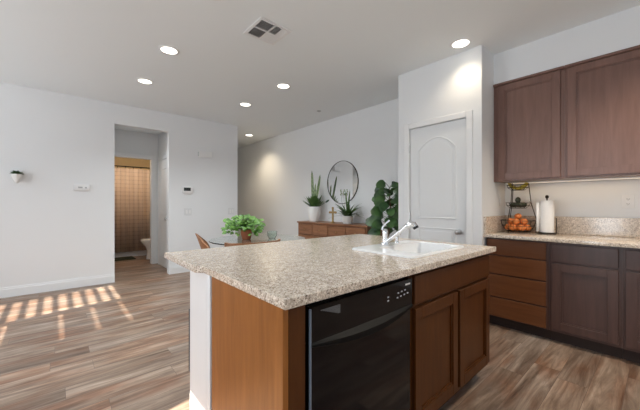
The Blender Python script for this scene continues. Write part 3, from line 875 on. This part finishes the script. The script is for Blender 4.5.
# ================================================================== CEILING
def downlight(x, y, label, power=54, color=(0.93, 0.985, 1.0), z=CZ):
    t = thing('recessed_light', label, 'ceiling light', (x, y, z), 'recessed ceiling lights')
    p = MB(); p.lathe([(0.098, z-0.0005), (0.098, z-0.004), (0.092, z-0.007), (0.074, z-0.007), (0.072, z-0.001)], (x, y, 0), seg=32, caps=False); p.build('trim_ring', M['trim'], t)
    p = MB(); p.lathe([(0.073, z-0.0008), (0.0725, z-0.004), (0.05, z-0.0055), (0.002, z-0.006)], (x, y, 0), seg=32); p.build('lens', M['lamp_warm'], t)
    l = bpy.data.lights.new('downlight_lamp', 'SPOT'); l.energy = power; l.color = color
    l.spot_size = R(130); l.spot_blend = 0.8; l.shadow_soft_size = 0.07
    lo = bpy.data.objects.new('downlight_lamp', l); col.objects.link(lo); lo.location = (x, y, z-0.03)
downlight(0.858, 3.285, 'nearest of the recessed lights, upper left, above the living room floor')
downlight(0.846, 4.308, 'recessed ceiling light nearest the wall with the doorway, leftmost in the photo')
downlight(2.210, 4.280, 'recessed ceiling light just in front of the hallway entrance')
downlight(2.240, 3.285, 'recessed ceiling light right of the air vent, above the dining table')
downlight(2.930, 1.290, 'recessed ceiling light right in front of the pantry wall', 13, (1.0, 0.84, 0.62))
downlight(3.244, 6.113, 'small-looking recessed ceiling light inside the hallway', 52, (1.0, 0.82, 0.58))
downlight(2.60, -0.25, 'added unseen fill light in the ceiling above the kitchen worktop, outside the photo on the right', 130, (1.0, 0.88, 0.72))  # extra lamp put in to brighten the kitchen floor and counter
downlight(1.55, -0.25, 'added unseen ceiling fill light in the kitchen aisle behind the camera', 14)  # extra lamp, added for more light from above in the aisle
downlight(0.858, 2.17, 'added unseen ceiling fill light just above the top edge of the photo')  # put in to raise the overall light, carries on the lamp grid
downlight(1.05, 5.93, 'added unseen fill light in the small vestibule ceiling, hidden above the doorway', 20, z=2.6)  # made-up lamp that brightens the vestibule, kept out of view
downlight(-0.95, 3.285, 'added unseen ceiling fill light toward the glazed door, outside the photo on the left', 30)  # extra lamp, put in to even out the light from the windows

t = thing('ceiling_vent', 'white square air vent with louvred quarters in the ceiling', 'air vent', (1.43, 2.35, CZ))
vx0, vx1, vy0, vy1 = 1.272, 1.588, 2.192, 2.508
p = MB()
for a in ((vx0, vx1, vy0, vy0+0.028), (vx0, vx1, vy1-0.028, vy1), (vx0, vx0+0.028, vy0+.028, vy1-.028), (vx1-0.028, vx1, vy0+.028, vy1-.028)):
    p.box(*a, CZ-0.008, CZ-0.0005, 0.002)
p.box(1.423, 1.437, vy0+.028, vy1-.028, CZ-0.008, CZ-0.0005); p.box(vx0+.028, 1.423, 2.343, 2.357, CZ-0.008, CZ-0.0005); p.box(1.437, vx1-.028, 2.343, 2.357, CZ-0.008, CZ-0.0005)
p.build('frame', M['trim'], t)
p = MB(); p.box(vx0+.028, vx1-.028, vy0+.028, vy1-.028, CZ-0.0012, CZ-0.0004); p.build('backing', M['ventdark'], t)
quads = [(1.300, 1.423, 2.220, 2.343), (1.437, 1.560, 2.220, 2.343), (1.300, 1.423, 2.357, 2.480), (1.437, 1.560, 2.357, 2.480)]
quads = [quads[0], (1.437, 1.500, 2.220, 2.343), quads[2], quads[3], (1.500, 1.560, 2.220, 2.343)]
for qi, (x0, x1, y0, y1) in enumerate(quads):
    # each quarter blows its own way: the slats of three quarters lean away from the kitchen
    lean = {0: (-0.010, 'y'), 1: (-0.010, 'y'), 2: (-0.012, 'x'), 3: (0.016, 'y'), 4: (0.016, 'y')}[qi]
    p = MB()
    for i in range(6):
        u = (i+0.5)/6
        if lean[1] == 'x':
            c0 = x0+(x1-x0)*u; h = 0.004
            v = [(c0-h, y0, CZ-0.002), (c0-h+lean[0], y0, CZ-0.0135), (c0-h+lean[0]+0.0012, y0, CZ-0.0135), (c0-h+0.0012, y0, CZ-0.002)]
            w2 = [(a, y1, c) for a, b2, c in v]
        else:
            c0 = y0+(y1-y0)*u; h = 0.004
            v = [(x0, c0-h, CZ-0.002), (x0, c0-h+lean[0], CZ-0.0135), (x0, c0-h+lean[0]+0.0012, CZ-0.0135), (x0, c0-h+0.0012, CZ-0.002)]
            w2 = [(x1, b2, c) for a, b2, c in v]
        p.ring_loft([v, w2])
    p.build('louvre', M['trim'], t)
# tiny sprinkler
o = MB(); o.lathe([(0.035, CZ-0.0005), (0.034, CZ-0.004), (0.012, CZ-0.006), (0.011, CZ-0.012), (0.003, CZ-0.014)], (3.284, 3.778, 0), seg=20)
tag(o.build('sprinkler', M['greyplastic']), 'tiny grey sprinkler cap in the ceiling above the mirror', 'sprinkler')

# ================================================================== DINING AREA
cs = thing('console_cabinet', 'walnut brown console cabinet against the wall under the round mirror', 'cabinet', (3.545, 3.62, 0))
cy0, cy1, cx0 = 2.80, 4.47, 3.345
p = MB(); p.box(cx0, 3.7595, cy0, cy1, 0.855, 0.880, 0.003); p.build('top', M['walnut'], cs)
p = MB(); p.box(cx0+0.02, 3.74, cy0+0.015, cy1-0.015, 0.28, 0.854, 0.002); p.build('body', M['walnut'], cs)
for i in range(4):
    a = cy0+0.035+i*0.403
    p = MB(); p.box(cx0+0.004, cx0+0.019, a, a+0.39, 0.66, 0.835, 0.002); d_ = p.build('drawer', M['walnut'], cs)
    p = MB(); p.sphere((cx0-0.006, a+0.195, 0.748), 0.011); p.build('knob', M['brass'], d_)
    p = MB(); p.box(cx0+0.004, cx0+0.019, a, a+0.39, 0.30, 0.645, 0.002); d_ = p.build('door', M['walnut'], cs)
for x in (cx0+0.05, 3.70):
    for y in (cy0+0.06, cy1-0.06):
        p = MB(); p.tube([(x, y, 0), (x, y, 0.279)], [0.014, 0.022]); p.build('leg', M['walnut'], cs)

# round mirror
mr = thing('round_mirror', 'round mirror in a thin dark frame above the console', 'mirror', (3.74, 3.70, 1.575))
mc = (3.7595, 3.70, 1.575)
p = MB(); p.lathe_axis([(0.366, 0.0), (0.366, 0.012)], mc, (-1, 0, 0), seg=64); p.build('glass', M['mirror'], mr)
p = MB(); p.lathe_axis([(0.367, 0.001), (0.367, 0.016), (0.375, 0.018), (0.376, 0.001), (0.367, 0.001)], mc, (-1, 0, 0), seg=64, caps=False); p.build('frame', M['iron'], mr)

# tall pale-leaved plant
def pot_round(t, c, r_top, r_bot, h, m, soil=True):
    x, y, z = c
    p = MB(); p.lathe([(r_bot*0.9, z), (r_bot, z+0.004), (r_top*0.98, z+h*0.55), (r_top, z+h), (r_top*0.9, z+h), (r_top*0.88, z+h*0.86), (0.003, z+h*0.85)], (x, y, 0), seg=28); p.build('pot', M[m], t)
    p = MB(); p.lathe([(r_top*0.872, z+h*0.855), (r_top*0.86, z+h*0.88), (0.004, z+h*0.89)], (x, y, 0), seg=20); p.build('soil', M['soil'], t)
C1 = (3.56, 4.23, 0.8803)
t = thing('potted_plant', 'upright green plant in a tall white pot at the left end of the console', 'potted plant', C1)
pot_round(t, C1, 0.118, 0.085, 0.27, 'pot')
p = MB()
zt = C1[2]+0.235
for i in range(40):
    a = i*2.4; e = random.uniform(0.7, 3.0)
    p.blade((C1[0]+0.03*math.cos(a), C1[1]+0.03*math.sin(a), zt), (math.cos(a), math.sin(a), e), random.uniform(0.17, 0.28), 0.07, droop=0.25, n=6)
for v in p.bm.verts: v.co.x = min(v.co.x, 3.752)
p.build('rosette', M['leaf'], t)
p = MB()
sp = lambda q: 0.35+0.65*math.sin(math.pi*min(1, q*0.97+0.03))**0.6 if q < 1 else 0.03
p.blade((C1[0], C1[1]+0.03, zt), (-0.02, 0.03, 1), 0.70, 0.062, droop=0.0, up=(1, 0.3, 0), n=12, prof=sp)
p.blade((C1[0]-0.02, C1[1]-0.03, zt), (0.0, -0.28, 1), 0.63, 0.062, droop=-0.15, up=(1, 0.1, 0), n=12, prof=sp)
p.blade((C1[0]-0.01, C1[1], zt), (0.0, -0.10, 1), 0.46, 0.055, droop=0.0, up=(1, 0.1, 0), n=10, prof=sp)
p.build('tall_leaves', M['leafpale'], t)
p = MB()
p.tube([(C1[0], C1[1]-0.03, zt), (C1[0]+0.05, C1[1]-0.14, zt+0.06), (C1[0]+0.10, C1[1]-0.20, zt+0.115)], 0.003, seg=5)
p.blade((C1[0]+0.10, C1[1]-0.20, zt+0.11), (0.15, -0.9, 0.55), 0.10, 0.035, droop=0.1, up=(1, 0, 0.2), n=6)
p.build('side_leaf', M['leafdark'], t)
# spiky plant in a small white pot
C2 = (3.52, 3.35, 0.8803)
t = thing('potted_plant', 'spiky arching green plant in a small white pot in front of the mirror', 'potted plant', C2)
pot_round(t, C2, 0.088, 0.068, 0.125, 'pot')
p = MB(); zt = C2[2]+0.105
for i in range(60):
    a = i*2.39996; e = random.uniform(0.25, 1.9)
    p.blade((C2[0]+0.02*math.cos(a), C2[1]+0.02*math.sin(a), zt), (math.cos(a)*0.85, math.sin(a), e), random.uniform(0.21, 0.31), 0.046, droop=0.9, n=8, prof=lambda q: (1-q)**0.6*min(1, 0.4+q*4))
for i in range(4):
    a = i*1.6
    p.blade((C2[0], C2[1], zt), (0.12*math.cos(a), 0.12*math.sin(a), 1), random.uniform(0.4, 0.5), 0.04, droop=0.1, n=8)
for v in p.bm.verts: v.co.x = min(v.co.x, 3.752)
p.build('foliage', M['leaf'], t)
p = MB()
for i in range(3):
    p.tube([(C2[0]-0.02, C2[1]+0.02*i, zt), (C2[0]-0.04, C2[1]-0.01+0.05*i, zt+0.25), (C2[0]-0.04, C2[1]-0.03+0.07*i, zt+0.43)], [0.003, 0.003, 0.002], seg=5)
    for q in range(4): p.sphere((C2[0]-0.04+random.uniform(-.012, .012), C2[1]-0.03+0.07*i+random.uniform(-.012, .012), zt+0.36+q*0.025), 0.012, seg=8)
p.build('flower_spike', M['leafpale'], t)
# cross ornament
t = thing('cross_ornament', 'small ornate metal cross standing on the console between the two plants', 'cross', (3.45, 3.62, 0.8803))
X_, Y_ = 3.45, 3.62
p = MB(); p.lathe([(0.045, 0.8805), (0.042, 0.89), (0.022, 0.90), (0.010, 0.93)], (X_, Y_, 0), seg=16); p.build('base', M['brass'], t)
p = MB(); p.box(X_-0.009, X_+0.009, Y_-0.017, Y_+0.017, 0.92, 1.12, 0.003); p.box(X_-0.008, X_+0.008, Y_-0.062, Y_-0.0171, 1.04, 1.075, 0.002); p.box(X_-0.008, X_+0.008, Y_+0.0171, Y_+0.062, 1.04, 1.075, 0.002)
for (a, b_) in ((Y_, 1.128), (Y_-0.068, 1.0575), (Y_+0.068, 1.0575)): p.sphere((X_, a, b_), 0.021, seg=10)
p.build('cross', M['brass'], t)

# fiddle leaf fig beside the pantry
C3 = (3.42, 2.475, 0.0)
t = thing('fiddle_leaf_plant', 'large dark-leaved plant half hidden behind the pantry corner', 'potted plant', C3)
pot_round(t, C3, 0.16, 0.12, 0.32, 'pot')
p = MB(); p.tube([(C3[0], C3[1], 0.28), (C3[0]-0.01, C3[1]+0.01, 0.7), (C3[0]+0.02, C3[1]-0.01, 1.1), (C3[0], C3[1], 1.42)], [0.016, 0.013, 0.01, 0.005]); 
p.build('trunk', M['bark'], t)
p = MB()
ov = lambda q: 0.25+0.95*math.sin(math.pi*(q**0.8)*0.98)**0.7 if 0 < q < 1 else 0.05
for i in range(44):
    a = i*2.39996 + random.uniform(-.3, .3); h = 0.78+0.66*i/44
    k_ = 0.17*(1-0.55*i/44)
    dx, dy = math.cos(a), math.sin(a)
    s0 = Vector((C3[0]+k_*dx*0.75, C3[1]+k_*dy*0.8, h+0.06))
    p.tube([(C3[0], C3[1], h), s0], 0.0035, seg=5)
    L_ = random.uniform(0.17, 0.22)*(1-0.25*i/44)
    nrm = Vector((-0.9, -0.6, random.uniform(-0.1, 0.7)))
    p.blade(s0, (dx, dy, random.uniform(-0.9, 0.35)), L_, L_*0.62, droop=0.7, up=nrm, n=8, prof=ov, thick=0.02, fold=0.14)
for v in p.bm.verts:
    v.co.x = min(v.co.x, 3.755)
    if v.co.y < 2.13: v.co.y = 2.13 + (2.13-v.co.y)*0.05
    if v.co.y > 2.78 and v.co.z < 0.9: v.co.y = 2.78
p.build('foliage', M['leafdark'], t)

# dining table
TC = (1.95, 3.42)
t = thing('dining_table', 'round glass-topped dining table behind the island', 'table', (TC[0], TC[1], 0))
p = MB(); p.lathe([(0.003, 0.738), (0.595, 0.738), (0.60, 0.742), (0.60, 0.746), (0.595, 0.75), (0.003, 0.75)], (TC[0], TC[1], 0), seg=64); p.build('glass_top', M['glass'], t)
p = MB(); p.lathe([(0.16, 0.0), (0.16, 0.015), (0.10, 0.035), (0.05, 0.06)], (TC[0], TC[1], 0), seg=32); p.build('base', M['chairwood'], t)
p = MB(); p.lathe([(0.049, 0.0605), (0.040, 0.30), (0.045, 0.60), (0.12, 0.7375)], (TC[0], TC[1], 0), seg=24); p.build('pedestal', M['chairwood'], t)
# pothos in terracotta
C4 = (1.80, 3.46, 0.7503)
t = thing('potted_pothos', 'bright leafy green plant in a terracotta pot on the dining table', 'potted plant', C4)
pot_round(t, C4, 0.068, 0.05, 0.125, 'terra')
p = MB(); zt = C4[2]+0.12
hp = lambda q: max(0.05, math.sin(math.pi*min(1, q*0.9+0.12))**0.7*(1.15-0.4*q)) if q < 1 else 0.03
for i in range(300):
    a = random.uniform(0, 6.283); rr = random.uniform(0.0, 0.23); h = random.uniform(-0.06, 0.14)*(1-rr*2.2)
    if rr > 0.12 and random.random() < 0.3: h -= 0.06
    s0 = Vector((C4[0]+rr*math.cos(a)-0.03, C4[1]+rr*math.sin(a)+0.015, zt+0.05+h))
    if s0.z < zt and (s0-Vector((C4[0], C4[1], s0.z))).length < 0.10: s0.z = zt+0.06
    s0.z = max(s0.z, 0.80)
    if i % 3 == 0: p.tube([(C4[0]+0.02*math.cos(a), C4[1]+0.02*math.sin(a), zt-0.005), ((C4[0]+s0.x)/2, (C4[1]+s0.y)/2, max(zt, s0.z)+0.02), s0], 0.002, seg=4)
    p.blade(s0, (math.cos(a), math.sin(a), random.uniform(-0.3, 0.6)), random.uniform(0.04, 0.065), 0.045, droop=0.8, up=(random.uniform(-.8,.1), -0.6, 0.7), n=5, prof=hp, thick=0.04, fold=0.2)
p.build('foliage', M['leafbright'], t)
# clear bowl beside it
o = MB(); o.lathe([(0.003, 0.7506), (0.04, 0.7506), (0.062, 0.79), (0.066, 0.845), (0.063, 0.845), (0.058, 0.79), (0.037, 0.756), (0.003, 0.755)], (2.10, 3.34, 0), seg=28)
tag(o.build('glass_bowl', M['glass']), 'clear glass bowl on the dining table right of the terracotta pot', 'bowl')

def make_chair(label, rail_h=0.84):
    """curved-back wooden chair at the origin, front toward +Y"""
    t = thing('dining_chair', label, 'chair')
    p = MB(); p.box(-0.22, 0.22, -0.19, 0.22, 0.43, 0.452, 0.008, 2); s_ = p.build('seat', M['chairwood'], t)
    p = MB(); p.box(-0.205, 0.205, -0.175, 0.205, 0.4525, 0.485, 0.014, 3); p.build('cushion', M['cushion'], t)
    for (x, y) in ((-0.19, 0.19), (0.19, 0.19), (-0.19, -0.17), (0.19, -0.17)):
        p = MB(); p.tube([(x*1.08, y*1.1, 0), (x, y, 0.429)], [0.012, 0.018]); p.build('leg', M['chairwood'], t)
    return t
# chair nearer the island, its curved back rail toward us
ch = make_chair('wooden dining chair with a curved back rail between the island and the glass table')
for x in (-0.17, 0.17):
    p = MB(); p.tube([(x, -0.18, 0.452), (x*1.15, -0.24, 0.78)], [0.014, 0.011]); p.build('back_post', M['chairwood'], ch)
p = MB(); pts = [(0.30*math.sin(a), -0.28+0.16*(1-math.cos(a)), 0.800) for a in [R(-68+136*i/12) for i in range(13)]]
rings = []
for i, q in enumerate(pts):
    a = R(-68+136*i/12); nx, ny = math.sin(a), -math.cos(a); hh = 0.022 if 0 < i < 12 else 0.030
    rings.append([(q[0]+nx*0.011, q[1]+ny*0.011, q[2]-hh), (q[0]+nx*0.011, q[1]+ny*0.011, q[2]+hh), (q[0]-nx*0.011, q[1]-ny*0.011, q[2]+hh), (q[0]-nx*0.011, q[1]-ny*0.011, q[2]-hh)])
p.ring_loft(rings); p.build('back_rail', M['chairwood'], ch)
place(ch, (1.50, 2.86, 0), R(-8))
# chair at the left, bent back seen edge-on
ch2 = make_chair('wooden dining chair with a scooped solid back left of the glass table')
p = MB()
rings = []
for j in range(9):
    z = 0.50+0.36*j/8
    bend = -0.19-0.05*(j/8)-0.05*(j/8)**2
    wv = 0.17+0.045*math.sin(math.pi*min(1, j/8*0.9+0.1)) if j < 8 else 0.15
    row_f, row_b = [], []
    for i in range(9):
        u = -1+2*i/8
        y = bend + 0.10*u*u
        row_f.append((u*wv, y+0.006, z - 0.10*u*u*(j/8)**2)); row_b.append((u*wv, y-0.006, z - 0.10*u*u*(j/8)**2))
    rings.append(row_f + row_b[::-1])
p.ring_loft(rings); p.build('backrest', M['chairwood'], ch2)
place(ch2, (1.47, 3.42, 0), R(-109))

# ================================================================== BATHROOM
tb = thing('bathtub', 'white bathtub along the back of the small bathroom', 'bathtub', (1.25, 8.4, 0))
p = MB()
p.ring_loft([[(x, y, 0.0) for x, y in rrect(0.33, 2.17, 8.06, 8.82, 0.02)], [(x, y, 0.50) for x, y in rrect(0.33, 2.17, 8.05, 8.82, 0.03)],
    [(x, y, 0.505) for x, y in rrect(0.34, 2.16, 8.06, 8.81, 0.03)], [(x, y, 0.50) for x, y in rrect(0.42, 2.08, 8.12, 8.75, 0.10)], [(x, y, 0.12) for x, y in rrect(0.52, 1.98, 8.20, 8.68, 0.12)]])
p.build('tub', M['porcelain'], tb)
t = thing('shower_curtain', 'beige and brown plaid shower curtain hanging in front of the bathtub', 'curtain', (1.25, 8.0, 0.11))
p = MB(); rings = []
nx_ = 110
top_, bot_ = [], []
for i in range(nx_+1):
    x = 0.36+1.79*i/nx_
    top_.append((x, 8.0+0.012*math.sin(x*52), 2.005)); bot_.append((x, 7.995+0.022*math.sin(x*52+0.4), 0.125))
p.ring_loft([top_, bot_], close=False, caps=False)
o = p.build('fabric', M['plaid'], t); s_ = o.modifiers.new('thickness', 'SOLIDIFY'); s_.thickness = 0.003
p = MB()
for i in range(12):
    x = 0.42+1.68*i/11
    p.tube([(x, 8.0+0.028*math.cos(a), 2.032+0.028*math.sin(a)) for a in [2*math.pi*k/12 for k in range(13)]], 0.0025, seg=5, caps=False)
p.build('rings', M['iron'], t)
t = MB(); t.tube([(0.321, 8.0, 2.045), (2.179, 8.0, 2.045)], 0.0125, seg=12)
tag(t.build('curtain_rod', M['iron']), 'dark rod across the bathroom carrying the plaid curtain', 'curtain rod')
t = MB(); t.box(0.42, 1.32, 7.58, 8.02, 0.0005, 0.014, 0.005)
tag(t.build('bath_rug', M['rug']), 'dark rug on the floor in front of the bathtub', 'rug')
wc = thing('toilet', 'white toilet on the right inside the bathroom', 'toilet', (1.62, 7.45, 0))
p = MB()
p.lathe([(0.105, 0.0), (0.10, 0.06), (0.085, 0.16), (0.12, 0.28), (0.175, 0.37), (0.18, 0.395), (0.13, 0.395)], (1.62, 7.45, 0), seg=28, sx=1.3, sy=1.0); p.build('bowl', M['porcelain'], wc)
p = MB(); p.lathe([(0.13, 0.396), (0.183, 0.397), (0.185, 0.425), (0.17, 0.438), (0.01, 0.44)], (1.62, 7.45, 0), seg=28, sx=1.3); p.build('seat_lid', M['porcelain'], wc)
p = MB(); p.box(1.90, 2.12, 7.24, 7.66, 0.38, 0.75, 0.02, 3); p.build('tank', M['porcelain'], wc)
p = MB(); p.box(1.885, 2.13, 7.23, 7.67, 0.751, 0.785, 0.008, 2); p.build('tank_lid', M['porcelain'], wc)
p = MB(); p.box(1.78, 2.05, 7.36, 7.54, 0.0, 0.379, 0.03, 3); p.build('pedestal', M['porcelain'], wc)
bl = thing('bathroom_light', 'warm ceiling light inside the bathroom', 'ceiling light', (1.2, 7.4, 2.44))
p = MB(); p.lathe([(0.14, 2.4395), (0.14, 2.42), (0.13, 2.41)], (1.2, 7.4, 0), seg=24); p.build('base', M['nickel'], bl)
p = MB(); p.lathe([(0.125, 2.409), (0.11, 2.37), (0.06, 2.345), (0.003, 2.34)], (1.2, 7.4, 0), seg=24); p.build('shade', M['lamp_warm'], bl)
l = bpy.data.lights.new('bathroom_lamp', 'POINT'); l.energy = 11; l.color = (1.0, 0.80, 0.58); l.shadow_soft_size = 0.1
lo = bpy.data.objects.new('bathroom_lamp', l); col.objects.link(lo); lo.location = (1.2, 7.4, 2.28)
